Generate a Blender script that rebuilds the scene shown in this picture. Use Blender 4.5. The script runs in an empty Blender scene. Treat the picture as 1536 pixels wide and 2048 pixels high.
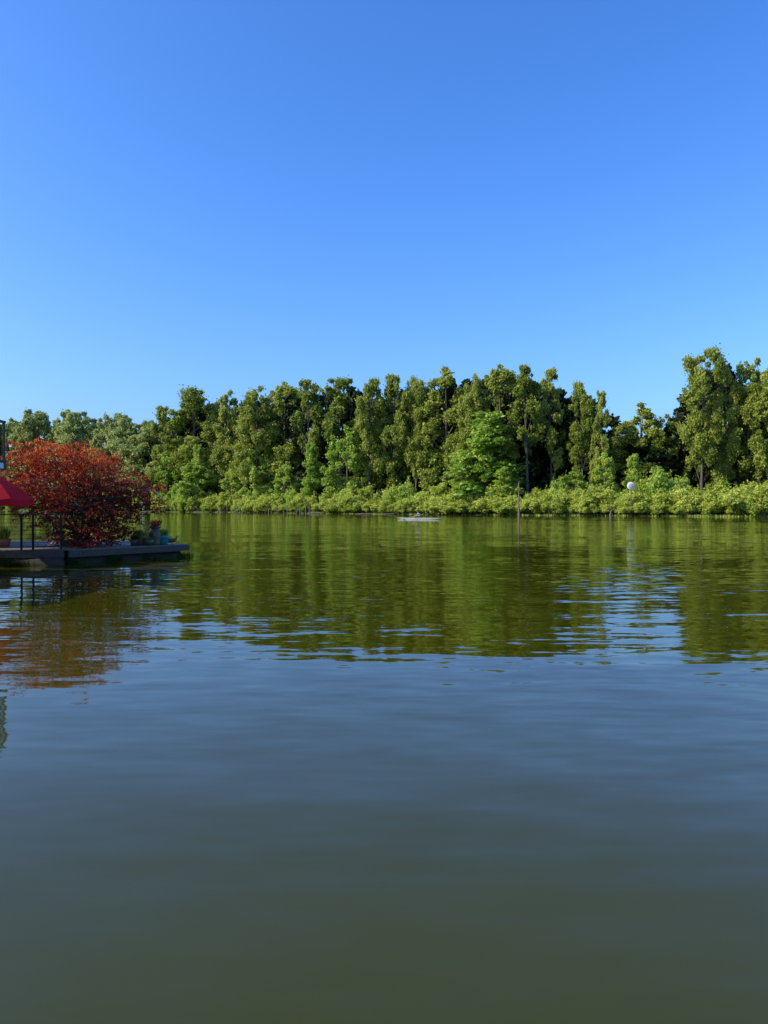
import bpy, math, numpy as np
from mathutils import Vector, Matrix
rng=np.random.default_rng(7)
sc=bpy.context.scene
sc.view_settings.view_transform='Standard'; sc.view_settings.look='None'
sc.view_settings.exposure=0; sc.view_settings.gamma=1

# ------------------------------------------------------------------ camera
F=1547.0; EYE=1.8
cam=bpy.data.cameras.new("camera"); co=bpy.data.objects.new("camera",cam)
sc.collection.objects.link(co); sc.camera=co
cam.sensor_fit='VERTICAL'; cam.sensor_height=24; cam.sensor_width=18; cam.lens=24*F/2048
cam.clip_end=20000; cam.clip_start=0.05
co.location=(0,0,EYE); co.rotation_euler=(math.radians(90-0.41),0,0)

# ------------------------------------------------------------------ light
EL=32; AZ=-104
w=bpy.data.worlds.new("World"); sc.world=w; w.use_nodes=True
nt=w.node_tree; nt.nodes.clear()
o=nt.nodes.new("ShaderNodeOutputWorld"); bg=nt.nodes.new("ShaderNodeBackground")
sky=nt.nodes.new("ShaderNodeTexSky"); sky.sky_type='NISHITA'; sky.sun_disc=False
sky.sun_elevation=math.radians(EL); sky.sun_rotation=math.radians(AZ)
sky.air_density=1.0; sky.dust_density=2.4; sky.ozone_density=2.0; sky.altitude=50
STR=0.13; bg.inputs[1].default_value=STR
sep=nt.nodes.new("ShaderNodeSeparateColor"); cmb=nt.nodes.new("ShaderNodeCombineColor")
nt.links.new(sky.outputs[0],sep.inputs[0])
for ch,(gm,ml,mxv) in enumerate([(1.45,1.5,.6),(1.15,1.6,.85),(1.0,2.3,1.25)]):   # camera-like colour response of the clear sky
    a=nt.nodes.new("ShaderNodeMath"); a.operation='MULTIPLY'; a.inputs[1].default_value=STR
    b=nt.nodes.new("ShaderNodeMath"); b.operation='POWER'; b.inputs[1].default_value=gm
    c=nt.nodes.new("ShaderNodeMath"); c.operation='MULTIPLY'; c.inputs[1].default_value=ml/STR
    d=nt.nodes.new("ShaderNodeMath"); d.operation='MINIMUM'; d.inputs[1].default_value=mxv/STR
    nt.links.new(sep.outputs[ch],a.inputs[0]); nt.links.new(a.outputs[0],b.inputs[0]); nt.links.new(b.outputs[0],c.inputs[0]); nt.links.new(c.outputs[0],d.inputs[0]); nt.links.new(d.outputs[0],cmb.inputs[ch])
nt.links.new(cmb.outputs[0],bg.inputs[0]); nt.links.new(bg.outputs[0],o.inputs[0])
sl=bpy.data.lights.new("sun","SUN"); so=bpy.data.objects.new("sun",sl); sc.collection.objects.link(so)
sl.energy=5.0; sl.angle=math.radians(0.5); sl.color=(1,0.93,0.76)
a,e=math.radians(AZ),math.radians(EL)
sd=Vector((math.sin(a)*math.cos(e),math.cos(a)*math.cos(e),math.sin(e)))
so.rotation_euler=sd.to_track_quat('Z','Y').to_euler(); so.location=sd*50

# ------------------------------------------------------------------ materials
def newmat(name):
    m=bpy.data.materials.new(name); m.use_nodes=True
    n=m.node_tree.nodes; n.clear()
    return m,n,m.node_tree.links
def simple(name,c1,c2=None,scale=5,rough=0.7,metal=0,stretch=(1,1,1),bump=0.0,spec=0.5):
    m,n,l=newmat(name)
    out=n.new("ShaderNodeOutputMaterial"); p=n.new("ShaderNodeBsdfPrincipled")
    p.inputs['Roughness'].default_value=rough; p.inputs['Metallic'].default_value=metal
    p.inputs['Specular IOR Level'].default_value=spec
    l.new(p.outputs[0],out.inputs[0])
    tc=n.new("ShaderNodeTexCoord"); mp=n.new("ShaderNodeMapping"); mp.inputs['Scale'].default_value=stretch
    l.new(tc.outputs['Object'],mp.inputs[0])
    nz=n.new("ShaderNodeTexNoise"); nz.inputs['Scale'].default_value=scale; nz.inputs['Detail'].default_value=5
    l.new(mp.outputs[0],nz.inputs['Vector'])
    r=n.new("ShaderNodeValToRGB"); r.color_ramp.elements[0].position=.3; r.color_ramp.elements[1].position=.7
    c2=c2 or tuple(x*0.75 for x in c1)
    r.color_ramp.elements[0].color=(*c1,1); r.color_ramp.elements[1].color=(*c2,1)
    l.new(nz.outputs[0],r.inputs[0]); l.new(r.outputs[0],p.inputs['Base Color'])
    if bump:
        b=n.new("ShaderNodeBump"); b.inputs['Strength'].default_value=bump; b.inputs['Distance'].default_value=0.02
        l.new(nz.outputs[0],b.inputs['Height']); l.new(b.outputs[0],p.inputs['Normal'])
    return m
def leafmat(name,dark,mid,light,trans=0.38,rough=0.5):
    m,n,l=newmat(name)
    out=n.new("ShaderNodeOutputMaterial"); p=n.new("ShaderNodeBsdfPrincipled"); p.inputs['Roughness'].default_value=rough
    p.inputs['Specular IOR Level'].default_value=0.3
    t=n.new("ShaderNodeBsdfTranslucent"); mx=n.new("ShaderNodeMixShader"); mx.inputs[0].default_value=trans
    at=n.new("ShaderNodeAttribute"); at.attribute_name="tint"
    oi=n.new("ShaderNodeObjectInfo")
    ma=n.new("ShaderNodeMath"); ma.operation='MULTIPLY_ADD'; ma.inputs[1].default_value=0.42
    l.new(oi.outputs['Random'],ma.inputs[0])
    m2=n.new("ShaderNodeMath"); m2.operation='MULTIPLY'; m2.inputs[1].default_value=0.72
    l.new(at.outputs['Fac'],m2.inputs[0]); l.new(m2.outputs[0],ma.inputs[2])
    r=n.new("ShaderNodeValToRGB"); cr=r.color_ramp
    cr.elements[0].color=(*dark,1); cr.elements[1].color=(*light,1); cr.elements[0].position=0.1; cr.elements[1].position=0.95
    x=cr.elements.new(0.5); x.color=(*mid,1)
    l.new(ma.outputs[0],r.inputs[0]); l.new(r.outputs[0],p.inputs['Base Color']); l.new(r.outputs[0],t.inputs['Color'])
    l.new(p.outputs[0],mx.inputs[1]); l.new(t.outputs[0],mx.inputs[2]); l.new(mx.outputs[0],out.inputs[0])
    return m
M_cott=leafmat("cottonwood_leaves",(.13,.19,.026),(.29,.35,.05),(.48,.51,.10),.36)
M_far =leafmat("hazed_far_leaves",(.24,.31,.10),(.36,.42,.13),(.47,.51,.16))  # paler tones stand in for aerial haze over the distant trees
M_back=leafmat("shade_tinted_forest_leaves",(.014,.026,.008),(.026,.044,.011),(.05,.075,.016),0.15)  # near-black greens: deep-forest shade put into the leaf colour
M_shrub=leafmat("willow_leaves",(.21,.30,.035),(.40,.48,.065),(.62,.66,.13))
M_bright=leafmat("alder_leaves",(.21,.36,.035),(.36,.50,.07),(.52,.61,.11))
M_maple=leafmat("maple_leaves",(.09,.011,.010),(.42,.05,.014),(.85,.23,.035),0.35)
M_plant=leafmat("potted_leaves",(.10,.18,.02),(.22,.30,.03),(.5,.5,.05))
M_weed=leafmat("weed_leaves",(.02,.045,.010),(.035,.07,.012),(.05,.10,.015))
M_bark=simple("bark",(.16,.13,.10),(.07,.055,.045),3,.9,stretch=(4,4,.6),bump=.4)
M_mbark=simple("maple_bark",(.10,.075,.06),(.05,.035,.03),12,.9)
M_dead=simple("dead_wood",(.22,.18,.13),(.10,.08,.06),4,.9,stretch=(4,4,.5),bump=.5)
M_pile=simple("piling_wood",(.20,.16,.12),(.08,.065,.05),4,.9,stretch=(4,4,.7),bump=.5)
M_deck=simple("deck_wood",(.22,.185,.15),(.13,.11,.09),3,.8,stretch=(1,8,8),bump=.3)
M_beam=simple("dock_beam",(.13,.095,.07),(.06,.045,.035),5,.85,stretch=(1,6,6),bump=.4)
M_log=simple("float_log",(.06,.05,.035),(.025,.03,.015),4,.9,bump=.6)
M_blk=simple("black_metal",(.018,.018,.02),(.025,.025,.028),6,.4,metal=.3)
M_steel=simple("steel",(.45,.47,.5),(.35,.37,.4),6,.35,metal=.8)
M_red=leafmat("umbrella_fabric",(.65,.012,.025),(.65,.012,.025),(.65,.012,.025),.35,.8)
M_white=simple("white_paint",(.8,.8,.78),(.72,.72,.70),2,.5)
M_offw=simple("siding_paint",(.30,.30,.28),(.25,.25,.24),2,.6)
M_roof=simple("roofing",(.06,.06,.065),(.04,.04,.045),8,.9)
M_soil=simple("soil_and_grass",(.07,.085,.03),(.04,.045,.022),.6,.95,bump=.5)
M_urn=simple("brown_ceramic",(.17,.13,.07),(.09,.065,.04),6,.45)
M_terra=simple("terracotta",(.36,.17,.08),(.25,.12,.06),6,.7)
M_teal=simple("teal_glaze",(.02,.17,.20),(.03,.23,.25),4,.25)
M_skin=simple("skin",(.55,.33,.23),(.48,.28,.2),4,.55)
M_shirt=simple("shirt",(.6,.6,.62),(.5,.5,.53),4,.8)
M_short=simple("shorts",(.03,.03,.04),None,4,.8)
M_hair=simple("hair",(.05,.03,.02),None,8,.7)
M_hull=simple("hull_gelcoat",(.8,.8,.78),(.74,.74,.72),1,.25)
M_duckb=simple("duck_brown",(.16,.11,.07),(.07,.05,.035),20,.8)
M_duckh=simple("duck_head",(.01,.06,.03),None,10,.4)
M_bill=simple("duck_bill",(.5,.35,.04),None,10,.5)
m,n,l=newmat("glass"); out=n.new("ShaderNodeOutputMaterial"); g=n.new("ShaderNodeBsdfGlossy"); g.inputs['Roughness'].default_value=.02
t=n.new("ShaderNodeBsdfTransparent"); t.inputs[0].default_value=(.75,.8,.8,1); fr=n.new("ShaderNodeFresnel"); mx=n.new("ShaderNodeMixShader")
l.new(fr.outputs[0],mx.inputs[0]); l.new(t.outputs[0],mx.inputs[1]); l.new(g.outputs[0],mx.inputs[2]); l.new(mx.outputs[0],out.inputs[0]); M_glass=m

# ------------------------------------------------------------------ mesh builder
class MB:
    def __init__(s): s.v=[]; s.t=[]; s.b=[]; s.n=0
    def add(s,v,f,mat=0,tint=0.5,smooth=False):
        v=np.asarray(v,float).reshape(-1,3); f=np.asarray(f,int)
        s.v.append(v); s.t.append(np.broadcast_to(np.asarray(tint,float),(len(v),)).copy())
        s.b.append((f+s.n,mat,smooth)); s.n+=len(v)
    def obj(s,name,mats,parent=None,loc=(0,0,0),link=True):
        me=bpy.data.meshes.new(name); V=np.concatenate(s.v); T=np.concatenate(s.t)
        me.vertices.add(len(V)); me.vertices.foreach_set("co",V.ravel())
        L=np.concatenate([b[0].ravel() for b in s.b]); C=np.concatenate([np.full(b[0].shape[0],b[0].shape[1]) for b in s.b])
        mi=np.concatenate([np.full(b[0].shape[0],b[1]) for b in s.b]); sm=np.concatenate([np.full(b[0].shape[0],b[2]) for b in s.b])
        me.loops.add(len(L)); me.loops.foreach_set("vertex_index",L.astype(np.int32))
        me.polygons.add(len(C)); st=np.concatenate([[0],np.cumsum(C)[:-1]])
        me.polygons.foreach_set("loop_start",st.astype(np.int32)); me.polygons.foreach_set("loop_total",C.astype(np.int32))
        me.polygons.foreach_set("material_index",mi.astype(np.int32)); me.polygons.foreach_set("use_smooth",sm.astype(bool))
        for m in mats: me.materials.append(m)
        me.update(calc_edges=True); at=me.attributes.new("tint",'FLOAT','POINT'); at.data.foreach_set("value",T.astype(np.float32))
        if not link: return me
        return place(me,name,loc,parent)
    def box(s,c,size,rz=0,mat=0,tint=.5,R=None):
        x,y,z=[q/2 for q in size]
        p=np.array([(sx*x,sy*y,sz*z) for sz in(-1,1) for sx,sy in((-1,-1),(1,-1),(1,1),(-1,1))])
        if R is None: R=np.array([[math.cos(rz),-math.sin(rz),0],[math.sin(rz),math.cos(rz),0],[0,0,1]])
        s.add(p@R.T+np.array(c),[(3,2,1,0),(4,5,6,7),(0,1,5,4),(1,2,6,5),(2,3,7,6),(3,0,4,7)],mat,tint)
    def tube(s,pts,rad,seg=6,mat=0,smooth=True,cap=True):
        pts=np.asarray(pts,float); k=len(pts); V=[]
        for i in range(k):
            d=pts[min(i+1,k-1)]-pts[max(i-1,0)]; d/=np.linalg.norm(d)+1e-9
            up=np.array([0,0,1.]) if abs(d[2])<.9 else np.array([1.,0,0])
            u=np.cross(up,d); u/=np.linalg.norm(u); v=np.cross(d,u)
            a=np.arange(seg)/seg*2*math.pi
            V.append(pts[i]+rad[i]*(np.cos(a)[:,None]*u+np.sin(a)[:,None]*v))
        f=[(i*seg+j,i*seg+(j+1)%seg,(i+1)*seg+(j+1)%seg,(i+1)*seg+j) for i in range(k-1) for j in range(seg)]
        V=np.concatenate(V); s.add(V,f,mat,.5,smooth)
        if cap: s.add(V[-seg:],[tuple(range(seg))],mat,.5)
    def lathe(s,prof,c,seg=20,mat=0,R=None,sx=1,sy=1):
        a=np.arange(seg)/seg*2*math.pi
        V=np.concatenate([np.stack([r*np.cos(a)*sx,r*np.sin(a)*sy,np.full(seg,z)],1) for r,z in prof])
        if R is not None: V=V@R.T
        f=[(i*seg+j,i*seg+(j+1)%seg,(i+1)*seg+(j+1)%seg,(i+1)*seg+j) for i in range(len(prof)-1) for j in range(seg)]
        s.add(V+np.array(c),f,mat,.5,True)
    def leaves(s,c,size,mat=1,tint=.5,bias=None,rng=rng,asp=.6,bw=.8):
        c=np.asarray(c); N=len(c); n=rng.normal(size=(N,3)); n/=np.linalg.norm(n,axis=1)[:,None]
        if bias is not None: n=n+bw*bias; n/=np.linalg.norm(n,axis=1)[:,None]+1e-9
        r=rng.normal(size=(N,3)); u=np.cross(n,r); u/=np.linalg.norm(u,axis=1)[:,None]+1e-9; v=np.cross(n,u)
        a=(size*rng.uniform(.6,1.3,N))[:,None]; b=a*asp
        V=np.stack([c+u*a,c+v*b,c-u*a,c-v*b],1).reshape(-1,3)
        s.add(V,np.arange(4*N).reshape(N,4),mat,np.repeat(np.broadcast_to(tint,(N,)),4))
def place(me,name,loc=(0,0,0),parent=None,rz=0,sc3=(1,1,1)):
    ob=bpy.data.objects.new(name,me); sc.collection.objects.link(ob); ob.location=loc; ob.rotation_euler=(0,0,rz); ob.scale=sc3
    if parent: ob.parent=parent
    return ob
def empty(name,loc=(0,0,0)):
    ob=bpy.data.objects.new(name,None); sc.collection.objects.link(ob); ob.location=loc; return ob
def clumps(mb,cc,rr,per,size,rng,mat=1,flat=.8,shell=.45,tintbase=None,wisp=.12):
    mr=np.mean(rr)
    for i,(c,r) in enumerate(zip(cc,rr)):
        N=int(per*(r/mr)**2)
        d=rng.normal(size=(N,3)); d/=np.linalg.norm(d,axis=1)[:,None]
        rad=r*(shell+(1-shell)*rng.random(N)**.6)*(1+.16*rng.normal(size=N)); wsp=rng.random(N)<wisp; rad[wsp]*=rng.uniform(1.1,1.7,wsp.sum())
        k=rng.normal(size=3)*2.2; rad*=1+.22*np.sin(d@k*2+rng.random()*6)
        p=np.array(c)+d*rad[:,None]*np.array([1,1,flat])
        tb=tintbase[i] if tintbase is not None else rng.uniform(.2,.7)
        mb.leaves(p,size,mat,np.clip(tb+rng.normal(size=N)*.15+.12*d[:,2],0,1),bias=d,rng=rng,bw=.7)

# ------------------------------------------------------------------ tree generators
def tree_mesh(name,H,R,seed,leaf,prof,nlobe=12,ncl=9,per=200,size=.32,crown0=.14,open_=1.0):
    """trunk + limbs + billowing lobes, each lobe built of leaf clumps"""
    g=np.random.default_rng(seed); mb=MB(); q_=H/30
    lean=g.normal(size=2)*.025*H
    tp=[np.array([lean[0]*k*k,lean[1]*k*k,H*k*.92]) for k in np.linspace(0,1,8)]
    mb.tube(tp,[(.38*(1-k)**.8+.05)*q_ for k in np.linspace(0,1,8)],7,0)
    cc=[];rr=[];tb=[]
    a0=g.uniform(0,6.28)
    for j in range(nlobe):
        z=crown0+(.93-crown0)*((j+g.uniform(.1,.9))/nlobe)**.9
        a=a0+j*2.4+g.normal()*.4; rl=R*g.uniform(.28,.54)*(1.12-.42*z)*open_
        rad=max(0,prof(z)*R-rl*.8)*g.uniform(.7,1.15); vs=g.uniform(1.1,1.8)
        L=np.array([math.cos(a)*rad+lean[0]*z*z,math.sin(a)*rad+lean[1]*z*z,min(z*H,H-rl*vs*1.02)])
        base=g.uniform(.1,.6)
        b=np.array([lean[0]*z*.4,lean[1]*z*.4,max(L[2]-.16*H,.05*H)]); mb.tube([b,(b+L)/2+np.array([0,0,-.01*H]),L],[.16*q_,.11*q_,.05*q_],5,0)
        for k in range(ncl):
            d=g.normal(size=3)+[.0,0,.35]; d/=np.linalg.norm(d); r=rl*g.uniform(.24,.62)
            c=L+d*(rl-r*.5)*np.array([1,1,vs])*g.uniform(.75,1.2); c[2]=min(c[2],H-r*.8)
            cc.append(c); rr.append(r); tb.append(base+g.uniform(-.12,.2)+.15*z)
            if k%3==0: mb.tube([L,c],[.05*q_,.02*q_],4,0)
    for j in range(3):
        c=np.array([lean[0]+g.normal()*.09*R,lean[1]+g.normal()*.09*R,H*(1-.035*j)-.8*q_]); cc.append(c); rr.append(R*.13*g.uniform(.8,1.2)); tb.append(.6)
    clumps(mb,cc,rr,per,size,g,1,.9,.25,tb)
    return mb.obj(name,[M_bark,leaf],link=False)
col=lambda z: (min(1,max(0,z-.03)/.2)**.6)*(1 if z<.62 else max(0.3,1-((z-.62)/.42)**2.3))
oval=lambda z: max(.3,math.sin(math.pi*min(1,(z*.9+.08)))**.55)
hi=lambda z: .45+.55*min(1,max(0,z-.2)/.35) if z<.7 else max(.3,1-((z-.7)/.36)**2.2)
cone=lambda z: max(.1,(1-z)**.75)*1.1
rnd=lambda z: max(.3,math.sin(math.pi*min(1,(z*.88+.12)))**.6)
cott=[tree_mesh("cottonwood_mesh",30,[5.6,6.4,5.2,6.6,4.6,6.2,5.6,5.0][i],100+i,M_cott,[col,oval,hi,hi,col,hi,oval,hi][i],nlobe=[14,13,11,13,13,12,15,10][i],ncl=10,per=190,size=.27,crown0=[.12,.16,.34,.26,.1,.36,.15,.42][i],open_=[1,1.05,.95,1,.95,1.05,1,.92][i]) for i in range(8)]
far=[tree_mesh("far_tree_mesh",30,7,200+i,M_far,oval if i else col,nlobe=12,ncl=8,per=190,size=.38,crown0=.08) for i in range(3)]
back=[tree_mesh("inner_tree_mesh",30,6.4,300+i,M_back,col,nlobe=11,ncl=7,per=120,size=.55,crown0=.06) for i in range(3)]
alder_c=[tree_mesh("alder_mesh",12,3.2,400+i,M_bright,cone,nlobe=13,ncl=7,per=190,size=.18,crown0=.08) for i in range(2)]
alder_r=[tree_mesh("alder_mesh_round",12,3.3,420+i,M_bright,rnd,nlobe=11,ncl=7,per=190,size=.18,crown0=.1) for i in range(3)]
def shrub_mesh(seed,mat,H=5,R=3.2,per=230,size=.17):
    g=np.random.default_rng(seed); mb=MB(); cc=[];rr=[];tb=[]
    for j in range(7):
        a=g.uniform(0,6.28); q=g.random()**.5*.75; L=np.array([math.cos(a)*q*R,math.sin(a)*q*R,0]); hj=H*(1-.4*q*q)*g.uniform(.6,1); rj=R*g.uniform(.28,.45); base=g.uniform(.1,.6)
        for i in range(7):
            d=g.normal(size=3); d[2]=abs(d[2]); d/=np.linalg.norm(d); r=g.uniform(.35,.8)
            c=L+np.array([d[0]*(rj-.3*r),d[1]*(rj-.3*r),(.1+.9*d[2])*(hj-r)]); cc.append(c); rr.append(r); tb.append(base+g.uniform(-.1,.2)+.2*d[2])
            if i%3==0: mb.tube([(L[0]*.6,L[1]*.6,-.3),(c[0]*.8,c[1]*.8,c[2]*.6),c],[.07,.05,.02],4,0)
    for i in range(22):
        c=cc[g.integers(0,len(cc))]; k=np.linspace(0,1,14)[:,None]; p=c+k*(g.normal(size=3)*.25+[0,0,g.uniform(.8,1.5)])+g.normal(size=(14,3))*.09
        mb.leaves(p,size*.9,1,g.uniform(.4,.9),rng=g,asp=.4)
    clumps(mb,cc,rr,per*.6,size,g,1,.85,.3,tb)
    return mb.obj("shrub_mesh",[M_bark,mat],link=False)
shr=[shrub_mesh(500+i,M_shrub) for i in range(5)]
shrb=[shrub_mesh(520+i,M_bright) for i in range(2)]
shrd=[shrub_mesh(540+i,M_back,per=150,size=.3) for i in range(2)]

# ------------------------------------------------------------------ the far bank (metres: x = bearing * y)
BT=[-3,-1.2,-.8,-.5,-.28,-.1,.085,.3,.4965,.8,1.5,3]; BD=[700,560,430,330,250,195,164,146,133,120,95,70]
def bank(t): return float(np.interp(t,BT,BD))
T=lambda px:(px-768)/F
nt_=121; ts=np.concatenate([np.linspace(-3,-.9,16)[:-1],np.linspace(-.9,.9,nt_),np.linspace(.9,3,16)[1:]])
ss=[-3,-.6,0,1.5,4,9,16,30,60,150,500,2000,9000]; zz=[-.8,-.25,.08,.45,.8,1.1,1.2,1.4,1.5,1.6,2,3,5]
V=[];g=np.random.default_rng(3)
for t in ts:
    D=bank(t)+g.normal()*.5
    for s_,z_ in zip(ss,zz):
        y=D+s_; V.append((t*y,y,z_+(.12*g.normal() if 0<=s_<100 else 0)))
ns=len(ss); fs=[(i*ns+j,(i+1)*ns+j,(i+1)*ns+j+1,i*ns+j+1) for i in range(len(ts)-1) for j in range(ns-1)]
mb=MB(); mb.add(V,fs,0,.5,True); mb.obj("ground",[M_soil])

forest=empty("cottonwood_forest")
def put(me,par,t,off,H,wid,h0,w0,name,g):
    y=bank(t)+off; ob=place(me,name,(t*y,y,.6),par,g.uniform(0,6.28),(wid/w0,wid/w0,H/h0)); return ob
SIL_X=[-300,-60,0,80,140,200,270,310,322,390,480,560,610,650,690,760,830,860,900,950,1000,1060,1100,1135,1165,1205,1235,1290,1330,1355,1400,1440,1480,1536,1650,1900]
SIL_Y=[815,815,822,818,808,814,828,832,818,787,780,771,762,778,762,754,756,746,738,743,734,736,742,775,769,785,835,806,835,810,705,712,725,730,735,740]
def Hsil(px,D): return (1013-float(np.interp(px,SIL_X,SIL_Y)))/F*D+.8
g=np.random.default_rng(11)
front=[(328,808,62),(385,776,112),(455,775,78),(512,770,92),(570,758,110),(618,752,74),(684,750,112),(737,752,66),(787,744,84),(832,748,62),(893,726,124),(947,740,70),(1000,722,116),(1055,726,98),(1103,730,66),(1165,760,60),(1200,774,44),(1403,692,88),(1452,720,66),(1492,712,92),(1545,720,94),(1610,735,90),(1700,730,100),(1790,740,100)]
for i,(px,ty,wd) in enumerate(front):
    t=T(px); off=g.uniform(9,19); D=bank(t)+off
    put(cott[(i*3)%8],forest,t,off,(1013-ty)/F*D+.6,wd/F*D*1.0,30,12,"cottonwood",g)
for row,(off,f,sp) in enumerate([(23,.95,42),(32,.93,48),(43,.91,56)]):
    px=322
    while px<1900:
        t=T(px); D=bank(t)+off
        if not (1212<px<1352):
            H=Hsil(px,D)*g.uniform(f-.1,f+.03)
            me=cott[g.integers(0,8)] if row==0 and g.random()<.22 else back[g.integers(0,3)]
            put(me,forest,t,off+g.uniform(-3,3),H,g.uniform(9,14),30,12.4,"cottonwood",g)
        else:
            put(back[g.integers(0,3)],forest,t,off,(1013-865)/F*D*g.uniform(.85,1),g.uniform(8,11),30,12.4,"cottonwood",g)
        px+=sp*g.uniform(.7,1.2)
for px,ty,wd in [(1240,838,60),(1285,800,118),(1322,824,60),(1350,836,50)]:
    t=T(px); D=bank(t)+24; put(cott[[1,6,1,6][px%4]],forest,t,24,(1013-ty)/F*D+.6,wd/F*D*1.1,30,12,"cottonwood",g)
for k in range(120):
    px=g.uniform(325,1850); t=T(px); off=g.uniform(12,28)
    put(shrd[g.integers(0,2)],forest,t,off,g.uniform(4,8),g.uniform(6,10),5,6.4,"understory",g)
upst=empty("distant_tree_line")
px=-420
while px<318:
    for off,f in((12,1),(26,.97),(42,.95)):
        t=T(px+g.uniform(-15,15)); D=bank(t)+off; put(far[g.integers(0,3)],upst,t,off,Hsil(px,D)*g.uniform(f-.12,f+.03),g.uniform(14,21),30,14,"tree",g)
    px+=g.uniform(28,50)
shrubs=empty("riverbank_shrubs")
ST_X=[-400,300,440,620,700,760,850,900,1040,1100,1150,1200,1260,1340,1400,1460,1540,1900]
ST_Y=[985,985,990,988,982,974,975,980,982,970,955,975,985,948,965,968,962,960]
px=-400
while px<1850:
    t=T(px); D=bank(t); H=(1030-float(np.interp(px,ST_X,ST_Y)))/F*D
    put(shr[g.integers(0,5)],shrubs,t,g.uniform(.8,3),H*g.uniform(.7,1.1),g.uniform(5,8.5),5,6.0,"shrub",g)
    if g.random()<.8: put((shr+shrb)[g.integers(0,7)],shrubs,t,g.uniform(4,8),H*g.uniform(1.05,1.45),g.uniform(6,9),5,6.0,"shrub",g)
    if g.random()<.6: put(shr[g.integers(0,5)],shrubs,t+.003,g.uniform(-.8,.6),H*g.uniform(.35,.6),g.uniform(3,5),5,6.0,"shrub",g)
    px+=g.uniform(15,30)*(1 if px>300 else 1.4)
for i,(px,ty,wd,kind) in enumerate([(335,903,62,'r'),(400,915,70,'r'),(398,890,44,'c'),(465,938,50,'r'),(510,890,66,'r'),(567,924,48,'r'),(625,888,54,'c'),(695,852,76,'r'),(965,824,150,'c'),(925,900,90,'r'),(1000,925,76,'r'),(1150,944,64,'r'),(1210,905,48,'r'),(1268,908,48,'c'),(1322,933,60,'r'),(1600,900,60,'c')]):
    t=T(px); off=7; D=bank(t)+off; L=alder_c if kind=='c' else alder_r
    ob=put(L[i%len(L)],None,t,off,(1013-ty)/F*D+1.2,wd/F*D*1.15,12,6.2,"alder_tree",g)

mb=MB()
N=12000; tt=rng.uniform(T(-100),T(1700),N); keep=np.interp(tt,[T(0),T(900),T(1380),T(1420),T(1520),T(1700)],[.2,.3,.4,1,1,.6])>rng.random(N); tt=tt[keep]; N=len(tt)
yy=np.array([bank(t) for t in tt])+rng.uniform(-.8,1.0,N); hh=rng.uniform(.2,.5,N)
B=np.stack([tt*yy,yy,np.full(N,-.03)],1); a_=rng.uniform(0,3.14,N); dx=np.stack([np.cos(a_),np.sin(a_),0*a_],1)*.09
top=B+np.stack([rng.normal(size=N)*.12,rng.normal(size=N)*.12,hh],1)
mb.add(np.stack([B-dx,B+dx,top],1).reshape(-1,3),np.arange(3*N).reshape(N,3),0,np.repeat(rng.uniform(.3,1,N),3))
mb.obj("shore_grass",[M_bright])

# ------------------------------------------------------------------ pilings, snags, driftwood, sign
def post(name,px,ypx_top,ypx_bot,r,mat,lean=0.0):
    D=EYE*F/(ypx_bot-1013); t=T(px); H=(1013-ypx_top)/F*D+EYE; mb=MB(); g=np.random.default_rng(int(px))
    P=[(lean*k*H+g.normal()*.35*r,g.normal()*.3*r,-.6+(H+.6)*k) for k in np.linspace(0,1,8)]
    mb.tube(P,[r*(1.1-.5*k)*g.uniform(.85,1.12) for k in np.linspace(0,1,8)],9,0)
    P=np.array(P[-1]); mb.tube([P,P+[0.5*r,0,r*2.2]],[r*.5,r*.12],5,0)
    return mb.obj(name,[mat],loc=(t*D,D,0))
post("dead_tree_snag",1038,966,1033,.19,M_dead,-.012)
post("wooden_piling",1530,992,1034,.26,M_pile)
post("wooden_piling",1222,1016,1034,.2,M_pile)
row=empty("old_pilings"); g=np.random.default_rng(21)
px=436
while px<628:
    t=T(px); D=bank(t)-2.5+g.normal()*.3; H=g.uniform(1.2,3.0)*(1 if g.random()<.8 else .5); mb=MB()
    ln=g.normal()*.05
    mb.tube([(0,0,-.6),(ln*H*.5,0,H*.5),(ln*H,0,H)],[.17,.15,.12],7,0); mb.obj("piling",[M_pile],row,loc=(t*D,D,0)); px+=g.choice([5,7,8,12,18])
for px,L,rz in [(640,5,.1),(735,6,-.12),(785,4,.05)]:
    D=bank(T(px))-.6; mb=MB(); mb.tube([(-L/2,0,.0),(-L/4,.1,.08),(0,0,.1),(L/3,-.1,.14),(L/2,0,.4)],[.11,.13,.12,.09,.03],8,0)
    mb.tube([(L*.1,0,.1),(L*.22,.1,.7)],[.05,.02],5,0)
    ob=mb.obj("driftwood_log",[M_dead],loc=(T(px)*D,D,0)); ob.rotation_euler=(0,0,rz)
D=bank(T(1262))-1.2; t=T(1262); S=empty("round_river_sign",(t*D,D,0)); zc=(1013-972)/F*D+EYE
mb=MB(); mb.tube([(0,.12,-.5),(0,.12,zc*.5),(0,.12,zc+1.3)],[.08,.075,.06],8,0); mb.obj("pole",[M_pile],S)
mb=MB(); R90=np.array([[1,0,0],[0,0,-1],[0,1,0]])
mb.lathe([(.0,-.03),(.74,-.03),(.76,0),(.74,.03),(0,.03)],(0,0,zc),28,0,R90); mb.obj("disc",[M_white],S)
mb=MB()
for k,(w_,h_) in enumerate([(.7,.07),(.95,.07),(.6,.07)]): mb.box((0,-.04,zc+.25-.25*k),(w_,.01,h_))
mb.obj("lettering_bars",[M_terra],S)

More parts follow.
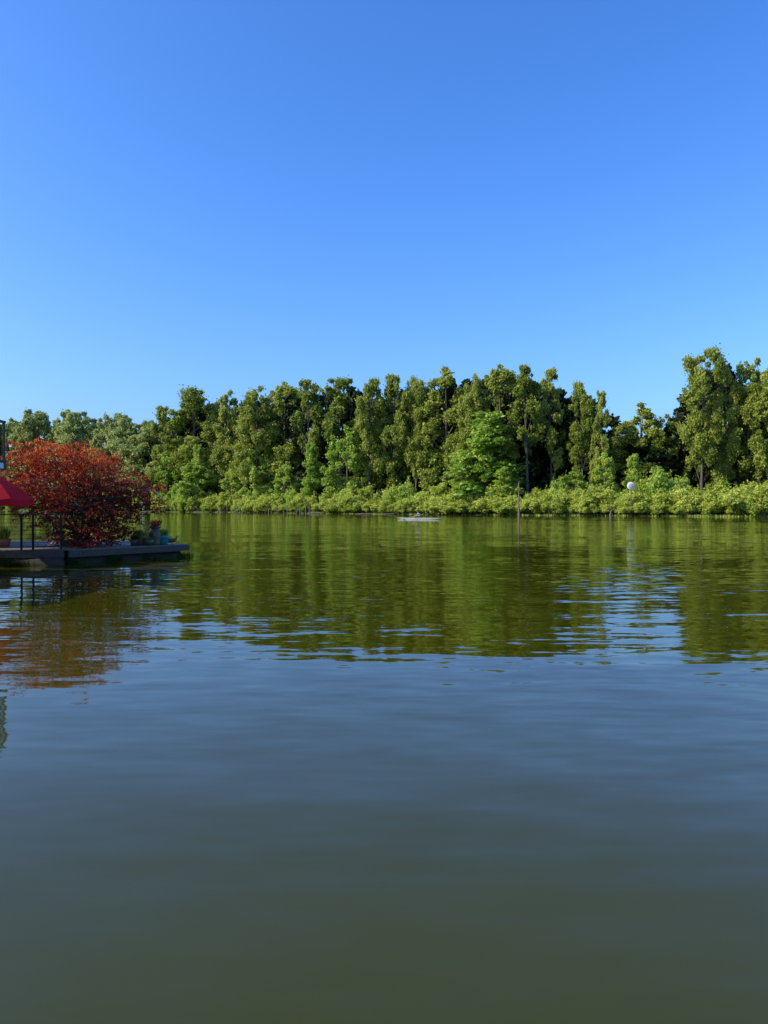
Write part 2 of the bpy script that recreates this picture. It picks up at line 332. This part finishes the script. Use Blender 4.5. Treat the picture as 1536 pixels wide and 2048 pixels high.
# ------------------------------------------------------------------ water
m,n,l=newmat("river_water"); out=n.new("ShaderNodeOutputMaterial"); p=n.new("ShaderNodeBsdfPrincipled"); l.new(p.outputs[0],out.inputs[0])
p.inputs['Roughness'].default_value=.03; p.inputs['IOR'].default_value=1.37
p.inputs['Base Color'].default_value=(.049,.050,.0008,1)
tc=n.new("ShaderNodeTexCoord")
def slope(scale,rz,detail,amp):
    mp=n.new("ShaderNodeMapping"); mp.inputs['Scale'].default_value=scale; mp.inputs['Rotation'].default_value=(0,0,rz)
    l.new(tc.outputs['Object'],mp.inputs[0]); z=n.new("ShaderNodeTexNoise"); z.inputs['Scale'].default_value=1; z.inputs['Detail'].default_value=detail
    z.inputs['Roughness'].default_value=.45
    l.new(mp.outputs[0],z.inputs['Vector']); s=n.new("ShaderNodeVectorMath"); s.operation='SUBTRACT'; s.inputs[1].default_value=(.5,.5,.5)
    l.new(z.outputs['Color'],s.inputs[0]); k=n.new("ShaderNodeVectorMath"); k.operation='MULTIPLY'; k.inputs[1].default_value=(amp*.5,amp,0)
    l.new(s.outputs[0],k.inputs[0]); return k
def vadd(a,b):
    k=n.new("ShaderNodeVectorMath"); k.operation='ADD'; l.new(a.outputs[0],k.inputs[0]); l.new(b.outputs[0],k.inputs[1]); return k
A=slope((.12,.30,1),.25,1,.06); B_=slope((.9,3.4,1),-.14,1.5,.10); C_=slope((2.4,8.5,1),.15,2,.085)
mp=n.new("ShaderNodeMapping"); mp.inputs['Scale'].default_value=(.03,.08,1); l.new(tc.outputs['Object'],mp.inputs[0])
z=n.new("ShaderNodeTexNoise"); z.inputs['Scale'].default_value=1; z.inputs['Detail'].default_value=3; l.new(mp.outputs[0],z.inputs['Vector'])
mr=n.new("ShaderNodeMapRange"); mr.inputs[1].default_value=.38; mr.inputs[2].default_value=.68; mr.inputs[3].default_value=.7; mr.inputs[4].default_value=1.5; mr.interpolation_type='SMOOTHSTEP'
l.new(z.outputs[0],mr.inputs[0])
def patch(cx,cy,rx,ry,amp):
    mp=n.new("ShaderNodeMapping"); mp.inputs['Location'].default_value=(-cx/rx,-cy/ry,0); mp.inputs['Scale'].default_value=(1/rx,1/ry,0)
    l.new(tc.outputs['Object'],mp.inputs[0]); q=n.new("ShaderNodeVectorMath"); q.operation='LENGTH'; l.new(mp.outputs[0],q.inputs[0])
    r=n.new("ShaderNodeMapRange"); r.interpolation_type='SMOOTHSTEP'; r.inputs[1].default_value=0; r.inputs[2].default_value=1; r.inputs[3].default_value=amp; r.inputs[4].default_value=0
    l.new(q.outputs['Value'],r.inputs[0]); return r
acc=mr
for a_ in [(7.5,20,5,8,.8),(-9,41,4,4,1.8),(14,30,8,6,.7)]:
    r=patch(*a_); s=n.new("ShaderNodeMath"); s.operation='ADD'; l.new(acc.outputs[0],s.inputs[0]); l.new(r.outputs[0],s.inputs[1]); acc=s
fine=vadd(B_,C_); sc_=n.new("ShaderNodeVectorMath"); sc_.operation='SCALE'; l.new(fine.outputs[0],sc_.inputs[0]); l.new(acc.outputs[0],sc_.inputs['Scale'])
tot=vadd(A,sc_); up=n.new("ShaderNodeVectorMath"); up.operation='ADD'; up.inputs[1].default_value=(0,0,1); l.new(tot.outputs[0],up.inputs[0])
nm=n.new("ShaderNodeVectorMath"); nm.operation='NORMALIZE'; l.new(up.outputs[0],nm.inputs[0]); l.new(nm.outputs[0],p.inputs['Normal'])
mb=MB(); xs=[-9000,-300,-60,0,60,300,9000]; ys=[-9000,-50,0,50,200,9000]
V=[(x,y,0) for x in xs for y in ys]; k=len(ys)
mb.add(V,[(i*k+j,(i+1)*k+j,(i+1)*k+j+1,i*k+j+1) for i in range(len(xs)-1) for j in range(k-1)]); mb.obj("water",[m])

# ------------------------------------------------------------------ dock
dock=empty("floating_dock"); DZ=.45
u=np.array([.585,.81]); nn=np.array([-.81,.585]); ang=math.atan2(u[1],u[0]); P0=np.array([-9.8,24.0])
def DP(a,b,z): q=P0+u*a+nn*b; return (q[0],q[1],z)
mb=MB(); L=4.69
for i in range(24):
    b=.07+i*.145; mb.box(DP(L/2+rng.normal()*.01,b,DZ-.02),(L,.135,.04),ang)
mb.obj("deck_boards",[M_deck],dock)
mb=MB(); mb.box(DP(L/2,-.035,DZ-.13),(L+.05,.06,.2),ang); mb.box(DP(L+.035,1.75,DZ-.13),(.06,3.5,.2),ang)
for a_ in np.linspace(.3,L-.3,6): mb.box(DP(a_,1.75,DZ-.16),(.1,3.3,.2),ang)
mb.obj("rim_beam",[M_beam],dock)
mb=MB()
for b in(.45,1.5,2.6): mb.tube([DP(.1,b,-.02),DP(2,b,.0),DP(L-.1,b,-.02)],[.3,.29,.26],10,0)
mb.obj("float_logs",[M_log],dock)
mb=MB()
for i in range(71):
    x=-20+i*.145+.07
    if x<-9.75:
        y0=23.35+(x+11.7)*.24; mb.box((x,y0+3.2,DZ+.01),(.135,6.4,.04),.0)
mb.obj("deck_boards_wide",[M_deck],dock)
mb=MB(); mb.box((-14.8,23.35-.75+.0,DZ-.1),(10.2,.07,.22),math.atan(.24)); mb.obj("rim_beam_wide",[M_beam],dock)
mb=MB()
for y in(23.5,25,26.8,28.5): mb.tube([(-20,y-.5,-.03),(-15,y-.2,0),(-9.9,y+.3,-.02)],[.3,.32,.28],10,0)
mb.obj("float_logs_wide",[M_log],dock)

ra=empty("cable_railing"); mb=MB(); pts=[(-13.6,22.95),(-12.4,23.25),(-11.02,23.5),(-10.72,23.62),(-9.98,23.9)]
for x,y in pts: mb.box((x,y,DZ+.55),(.05,.05,1.08))
mb.box((-9.98,26.1,DZ+.55),(.05,.05,1.08)); mb.obj("posts",[M_blk],ra); mb=MB()
for (x0,y0),(x1,y1) in zip(pts[:-1],pts[1:]):
    an=math.atan2(y1-y0,x1-x0); LL=math.hypot(x1-x0,y1-y0); mb.box(((x0+x1)/2,(y0+y1)/2,DZ+1.11),(LL+.06,.07,.035),an)
    mb.box(((x0+x1)/2,(y0+y1)/2,DZ+.12),(LL-.05,.04,.03),an)
mb.box((-9.98,25.0,DZ+1.112),(.07,2.2,.035)); mb.obj("rails",[M_blk],ra)
mb=MB()
for k in range(7):
    z=DZ+.25+k*.12
    for (x0,y0),(x1,y1) in zip(pts[:-1],pts[1:]): mb.tube([(x0,y0,z),(x1,y1,z)],[.006,.006],4,0)
    mb.tube([(-9.98,23.9,z),(-9.98,26.1,z)],[.006,.006],4,0)
mb.obj("cables",[M_blk],ra)

mb=MB()
def tuft(c,n_,h,r):
    for k in range(n_):
        b=np.array(c)+rng.normal(size=3)*[r,r*.3,.05]; d=rng.normal(size=3)*[.05,.05,.0]+[0,-.04,0]; hh=h*rng.uniform(.4,1)
        q=np.array([.007,0,0]); mb.add([b-q,b+q,b+d+[0,0,hh]],[(0,1,2)],0,rng.uniform(.1,.9))
for c,n_,h,r in [((-11.7,23.0,.0),900,.36,.32),((-11.1,23.15,.0),500,.26,.25),(DP(1.6,-.12,.0),350,.24,.15),(DP(3.0,-.1,.0),200,.16,.25),(DP(4.5,-.1,.0),160,.2,.12),(DP(.2,-.1,.0),200,.18,.15)]: tuft(c,n_,h,r)
mb.obj("dock_weeds",[M_weed])

# ------------------------------------------------------------------ japanese maple
mp_=MB(); MX,MY=-10.1,26.0; k_=MY/F
def mpt(px,y,dy): return np.array([(px-768)*k_,MY+dy,EYE+(1013-y)*k_])
base=mpt(165,1088,0); base[2]=DZ
pads=[(92,893,18),(62,908,16),(36,926,12),(120,903,20),(152,912,20),(192,907,20),(225,920,12),(75,930,22),(115,935,24),(160,938,24),(205,942,20),(235,955,12),(28,950,7),(48,958,15),
(293,962,9),(270,972,11),(252,985,15),(288,992,10),(225,972,20),(185,972,24),(140,972,24),(95,968,24),(60,985,17),(34,992,6),(100,1003,22),(150,1005,24),(200,1005,24),(240,1010,18),(280,1014,12),(303,1010,6),
(68,1015,11),(112,1035,20),(165,1040,24),(213,1038,22),(253,1038,16),(283,1038,7),(135,1062,17),(185,1066,22),(228,1064,17),(252,1062,8),(160,1078,12),(208,1080,12)]
g=np.random.default_rng(5)
cc=[];rr=[];tb=[]
for (px,y,r) in pads:
    for rep in range(3):
        w_=max(.0,1-abs(px-165)/150)**.5; dep=(rep-1)*1.25*w_+g.normal()*.25
        c=mpt(px+g.normal()*6,y+g.normal()*5+ (6 if rep!=1 else 0),dep); cc.append(c); rr.append(r*k_*.98*g.uniform(.65,1.2)); tb.append(np.clip((1000-y)/100,0,1)*.7+g.uniform(-.22,.2))  # tint by pad height: sunlit top and shaded base put into leaf colour
for c,r,t_ in zip(cc,rr,tb):
    for L_ in range(3):
        N=int(130*(r/.4)**2)+12; a_=g.uniform(0,6.28,N); q=np.sqrt(g.random(N))*r*1.25; k1=g.uniform(0,6.28)
        q*=1+.4*np.sin(a_*5+k1)
        off=g.normal(size=3)*[.16,.16,.02]+[0,0,(L_-1)*r*.55]
        dz=-.25*(q/r)**2*r+g.normal(size=N)*.025
        P=np.stack([np.cos(a_)*q,np.sin(a_)*q,dz],1)+c+off
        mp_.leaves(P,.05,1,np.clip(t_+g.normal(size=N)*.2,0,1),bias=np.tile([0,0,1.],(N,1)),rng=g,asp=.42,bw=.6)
for i in range(220):
    c=cc[g.integers(0,100)]; d=g.normal(size=3)*[1.2,1,.35]+[0,0,.4]; d/=np.linalg.norm(d); s0=c+d*.2; k=np.linspace(0,g.uniform(.2,.6),16)[:,None]
    mp_.leaves(s0+k*d+g.normal(size=(16,3))*.035,.052,1,g.uniform(.3,1),rng=g,asp=.4)
for i in range(5):
    a_=i*1.26; mid=base+np.array([math.cos(a_)*.35,math.sin(a_)*.35,.7]); end=base+np.array([math.cos(a_)*1.1,math.sin(a_)*.9,1.7])
    mp_.tube([base+[math.cos(a_)*.08,math.sin(a_)*.08,-.0],mid,end],[.075,.055,.035],7,0)
    for c in cc[i::5][:24]:
        mp_.tube([mid*.5+end*.5,(end+c)/2+[0,0,-.1],c],[.03,.02,.008],4,0)
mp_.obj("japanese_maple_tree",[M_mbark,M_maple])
mb=MB(); mb.box((base[0],base[1],DZ+.13),(1.1,1.0,.2),.2); mb.obj("wooden_planter",[M_beam])

# ------------------------------------------------------------------ pots
def pot(name,px,D,prof,mat,H=.35,n_=140,mt=M_plant,sp=.16):
    x=T(px)*D; E=empty(name,(x,D,DZ)); mb=MB(); mb.lathe(prof,(0,0,0),22,0); mb.obj("pot",[mat],E)
    mb=MB(); rt=prof[-2][0]; zt=prof[-2][1]-.04; a_=np.arange(16)/16*2*math.pi; mb.add(np.stack([np.cos(a_)*rt*.92,np.sin(a_)*rt*.92,np.full(16,zt)],1),[tuple(range(16))]); mb.obj("soil",[M_soil],E)
    mb=MB()
    for k in range(n_):
        a=rng.uniform(0,6.28); r_=rng.random()*rt*.8; b=np.array([math.cos(a)*r_,math.sin(a)*r_,zt]); hh=H*rng.uniform(.5,1); d=np.array([math.cos(a),math.sin(a),0])*sp*rng.uniform(.2,1.2)
        s_=np.array([-math.sin(a),math.cos(a),0])*.012; m_=b+d*.5+[0,0,hh*.65]
        mb.add([b-s_*.5,b+s_*.5,m_+s_,m_-s_],[(0,1,2,3)],0,rng.random()); mb.add([m_-s_,m_+s_,b+d+[0,0,hh]],[(0,1,2)],0,rng.random())
    mb.obj("plant",[mt],E); return E
pot("tall_urn_planter",310,27.2,[(0,0),(.17,0),(.19,.05),(.17,.1),(.21,.25),(.22,.4),(.17,.52),(.13,.56),(.2,.6),(.22,.65),(.20,.65),(.17,.58)],M_urn,.32,90,M_maple,.12)
pot("teal_pot",327,27.4,[(0,0),(.13,0),(.16,.1),(.19,.25),(.21,.33),(.19,.33),(.17,.28)],M_teal,.32,150)
pot("terracotta_pot",283,27.0,[(0,0),(.15,0),(.18,.12),(.22,.28),(.24,.32),(.22,.32),(.2,.27)],M_terra,.3,160)
pot("low_bowl_planter",297,26.8,[(0,0),(.1,0),(.15,.08),(.19,.2),(.17,.2),(.15,.15)],M_urn,.16,80)
pot("green_pot",268,26.7,[(0,0),(.1,0),(.13,.12),(.15,.2),(.13,.2),(.12,.15)],M_urn,.28,90,M_weed)
pot("rail_planter",8,25.0,[(0,0),(.15,0),(.18,.15),(.22,.3),(.2,.3),(.18,.25)],M_terra,.5,160)

Lp=empty("dock_lamp_post",(T(300)*28.3,28.3,DZ)); mb=MB()
mb.tube([(-.25,0,0),(-.25,0,1.5),(-.2,0,1.83),(.03,0,2.0),(.25,0,1.86),(.45,0,1.66)],[.03,.028,.025,.025,.022,.018],8,0); mb.obj("pole",[M_steel],Lp)
mb=MB(); mb.lathe([(.0,.2),(.12,.17),(.2,.05),(.21,0),(.19,-.04),(.0,-.08)],(-.27,0,1.85),16,0); mb.obj("lamp_head",[M_blk],Lp)

# ------------------------------------------------------------------ umbrella
U=empty("patio_umbrella",(-11.75,22.8,DZ)); mb=MB(); V=[]
rings=[(.04,2.42),(.45,2.22),(.9,1.93),(1.32,1.58),(1.33,1.40)]; ns_=32
for r,z in rings:
    for i in range(ns_):
        a=i/ns_*2*math.pi+.2; ph=(i%4)/4; sag=1-.05*math.sin(math.pi*ph)*(r>.3); V.append((math.cos(a)*r*sag,math.sin(a)*r*sag,z-.05*math.sin(math.pi*ph)*(r>.3)))
f=[(j*ns_+i,j*ns_+(i+1)%ns_,(j+1)*ns_+(i+1)%ns_,(j+1)*ns_+i) for j in range(len(rings)-1) for i in range(ns_)]
mb.add(V,f); mb.obj("canopy",[M_red],U)
mb=MB(); mb.tube([(0,0,0),(0,0,2.5)],[.025,.025],8,0); mb.lathe([(0,0),(.28,0),(.28,.06),(.05,.1),(.03,.3)],(0,0,.03),16,0)
for i in range(8):
    a=i/8*2*math.pi+.2; mb.tube([(0,0,2.38),(math.cos(a)*1.3,math.sin(a)*1.3,1.55)],[.008,.008],4,0)
mb.obj("pole_and_ribs",[M_blk],U)

# ------------------------------------------------------------------ floating house
Hs=empty("floating_house")
mb=MB(); mb.box((-16.5,16,1.6),(7,8,2.4)); mb.box((-17.2,16,3.9),(5.2,7,2.2)); mb.box((-16.6,26.1,2.0),(4.6,4.4,3.0)); mb.obj("walls",[M_offw],Hs)  # last box: unseen annex, added to shade the deck and lower maple
mb=MB(); mb.box((-17.2,16,5.12),(6.0,8,.2)); mb.box((-16.6,26.1,3.6),(5.0,4.8,.18)); mb.obj("roof",[M_roof],Hs)  # second slab roofs the added shading annex
mb=MB(); mb.box((-16.5,16,.2),(7.4,8.4,.38)); mb.obj("float",[M_log],Hs)
mb=MB()
for y in (13.5,16,18.5): mb.box((-12.97,y,1.7),(.04,1.4,1.5)); mb.box((-14.57,y,4.0),(.04,1.4,1.2))
mb.box((-14.27,26.1,1.75),(.04,1.6,2.1))  # glazing of the added annex
mb.obj("windows",[M_glass],Hs); mb=MB()
for y in (13.5,16,18.5):
    for X,zc_,hh in((-12.96,1.7,1.5),(-14.56,4.0,1.2)):
        for dy in(-.74,.74): mb.box((X,y+dy,zc_),(.08,.08,hh+.16))
        for dz in(-hh/2-.04,hh/2+.04): mb.box((X,y,zc_+dz),(.08,1.4,.08))
for dy in(-.84,0,.84): mb.box((-14.26,26.1+dy,1.75),(.08,.08,2.26))
mb.obj("window_frames",[M_blk],Hs)
mb=MB(); mb.box((-11.4,18,2.87),(3.3,4.0,.26)); mb.obj("balcony_slab",[M_blk],Hs)
mb=MB(); mb.box((-11.3,15.985,2.84),(2.6,.02,.16)); mb.box((-9.742,18,2.84),(.016,3.6,.14)); mb.obj("balcony_fascia",[M_white],Hs)
mb=MB()
for x,y in [(-9.8,16.05),(-9.8,18),(-9.8,19.95),(-11.4,16.05),(-13,16.05),(-11.4,19.95)]: mb.box((x,y,3.48),(.05,.05,.96))
mb.box((-9.8,18,3.98),(.07,4.0,.05)); mb.box((-11.4,16.05,3.981),(3.13,.07,.05)); mb.box((-11.4,19.95,3.981),(3.13,.07,.05))
mb.obj("balcony_rail",[M_blk],Hs)
mb=MB(); mb.box((-9.8,17.02,3.5),(.012,1.8,.8)); mb.box((-9.8,18.97,3.5),(.012,1.8,.8)); mb.box((-10.6,16.05,3.5),(1.5,.012,.8)); mb.box((-12.2,16.05,3.5),(1.5,.012,.8)); mb.box((-10.6,19.95,3.5),(1.5,.012,.8))
mb.obj("balcony_glass",[M_glass],Hs)

# ------------------------------------------------------------------ rowing shell + rower
def skin_obj(name,verts,edges,radii,mat,parent,root=0,sub=2):
    me=bpy.data.meshes.new(name); me.from_pydata(verts,edges,[]); ob=bpy.data.objects.new(name,me); sc.collection.objects.link(ob); ob.parent=parent
    md=ob.modifiers.new("skin",'SKIN'); md.use_smooth_shade=True
    for i,r in enumerate(radii):
        rr_=r if isinstance(r,tuple) else (r,r); me.skin_vertices[0].data[i].radius=rr_
    me.skin_vertices[0].data[root].use_root=True
    s=ob.modifiers.new("sub",'SUBSURF'); s.levels=sub; s.render_levels=sub; me.materials.append(mat); return ob
Rw=empty("rowing_shell",(T(838)*111,111,0)); Rw.rotation_euler=(0,0,math.radians(-28))
mb=MB(); st=np.linspace(-1,1,21); LL=3.5; V=[]
for s_ in st:
    wv=.28*(1-abs(s_)**2.2)+.015
    for a in np.linspace(0,math.pi,7): V.append((s_*LL,-math.cos(a)*wv,.16-math.sin(a)*(.22*(1-abs(s_)**3)+.03)))
f=[(i*7+j,(i+1)*7+j,(i+1)*7+j+1,i*7+j+1) for i in range(20) for j in range(6)]; mb.add(V,f,0,.5,True)
for i in range(20):
    if not 7<=i<=12: mb.add([V[i*7],V[i*7+6],V[(i+1)*7+6],V[(i+1)*7]],[(0,1,2,3)])
mb.obj("hull",[M_hull],Rw)
Pz=empty("rower",(T(838)*111,111,0)); Pz.rotation_euler=(0,0,math.radians(-28))
mb=MB(); mb.box((0.05,0,.21),(.3,.26,.03)); mb.tube([(-.55,-.8,.36),(-.5,-.3,.2),(-.5,.3,.2),(-.55,.8,.36)],[.015]*4,6,0); mb.obj("seat_and_riggers",[M_blk],Rw)
hands=[(-.42,-.17,.50),(-.42,.17,.50)]
for sgn,hd in zip((-1,1),hands):
    mb=MB(); piv=np.array([-.55,sgn*.8,.38]); h_=np.array(hd); d=piv-h_; d/=np.linalg.norm(d); tip=piv+d*1.95; tip[2]=.05
    mb.tube([h_-d*.06,piv,tip],[.018,.022,.018],8,0); mb.box(tip+d*.2,(.02,.45,.16),R=np.array(Matrix.Rotation(math.atan2(d[1],d[0])-math.pi/2,3,'Z'))); mb.obj("oar",[M_white],Rw)
P=Pz
vb=[(.05,0,.32),(.0,0,.48),(-.05,0,.66),(-.09,0,.80),(-.10,-.18,.79),(-.10,.18,.79),(-.22,-.24,.62),(-.22,.24,.62)]
skin_obj("torso_shirt",vb,[(0,1),(1,2),(2,3),(3,4),(3,5),(4,6),(5,7)],[(.15,.12),(.14,.11),(.17,.12),(.12,.09),.065,.065,.05,.05],M_shirt,P)
for sg in(-1,1):
    skin_obj("arm",[(-.20,sg*.235,.65),(-.27,sg*.26,.56),(-.36,sg*.2,.52),(-.41,sg*.175,.51)],[(0,1),(1,2),(2,3)],[.042,.038,.03,.027],M_skin,P)
    skin_obj("leg",[(-.14,sg*.12,.40),(-.5,sg*.13,.50),(-.72,sg*.11,.34),(-.9,sg*.10,.22),(-.98,sg*.1,.32)],[(0,1),(1,2),(2,3),(3,4)],[.075,.058,.05,.035,.03],M_skin,P)
    skin_obj("shorts_leg",[(.05,sg*.09,.31),(-.12,sg*.12,.38),(-.3,sg*.125,.445)],[(0,1),(1,2)],[.11,.095,.085],M_short,P)
    mb=MB(); hx,hy,hz=hands[0 if sg<0 else 1]
    mb.lathe([(0,-.04),(.03,-.03),(.04,0),(.03,.035),(0,.045)],(hx+.03,hy,hz+.025),10,0,sy=1,sx=.6)
    for k in range(4): yy_=hy-.03+.02*k; L_=[.9,1,.95,.8][k]; mb.tube([(hx+.02,yy_,hz+.03),(hx-.02*L_,yy_,hz+.03),(hx-.035*L_,yy_,hz),(hx-.01,yy_,hz-.025*L_)],[.009,.009,.008,.007],6,0)
    mb.tube([(hx+.03,hy-sg*.035,hz+.01),(hx+.01,hy-sg*.045,hz-.02),(hx-.015,hy-sg*.04,hz-.025)],[.01,.009,.008],6,0); mb.obj("hand",[M_skin],P)
skin_obj("neck_head",[(-.10,0,.80),(-.12,0,.90),(-.14,0,.97),(-.15,0,1.06)],[(0,1),(1,2),(2,3)],[.06,.055,(.085,.075),(.09,.08)],M_skin,P)
mb=MB(); mb.tube([(-.235,0,1.04),(-.26,0,1.0),(-.235,0,.99)],[.008,.014,.008],6,0)
for sg in(-1,1): mb.lathe([(0,-.03),(.018,-.01),(.02,.01),(0,.03)],(-.14,sg*.083,1.02),8,0)
mb.obj("nose_and_ears",[M_skin],P)
mb=MB()
for sg in(-1,1): mb.lathe([(0,-.01),(.01,0),(0,.01)],(-.232,sg*.03,1.045),8,0)
mb.box((-.228,0,.965),(.008,.045,.008)); mb.obj("eyes_and_mouth",[M_hair],P)
mb=MB(); mb.lathe([(.10,-.05),(.105,0),(.09,.05),(.05,.085),(0,.095)],(-.135,0,1.07),16,0,sx=1,sy=.9); mb.obj("hair",[M_hair],P)

dp=DP(4.25,.35,DZ); Dk=empty("mallard_duck",dp); Dk.rotation_euler=(0,0,.4)
skin_obj("body",[(-.24,0,.15),(-.14,0,.13),(0,0,.13),(.12,0,.15),(.17,0,.2)],[(0,1),(1,2),(2,3),(3,4)],[.02,.06,.085,.07,.035],M_duckb,Dk,2)
skin_obj("head",[(.165,0,.19),(.18,0,.26),(.2,0,.30)],[(0,1),(1,2)],[.03,.026,.037],M_duckh,Dk)
mb=MB(); mb.tube([(.225,0,.3),(.26,0,.292),(.285,0,.29)],[.014,.014,.008],6,0)
for sg in(-1,1): mb.tube([(0,sg*.03,.07),(.005,sg*.03,.01)],[.008,.007],5,0); mb.box((.02,sg*.03,.006),(.05,.04,.008))
mb.obj("bill_and_feet",[M_bill],Dk)
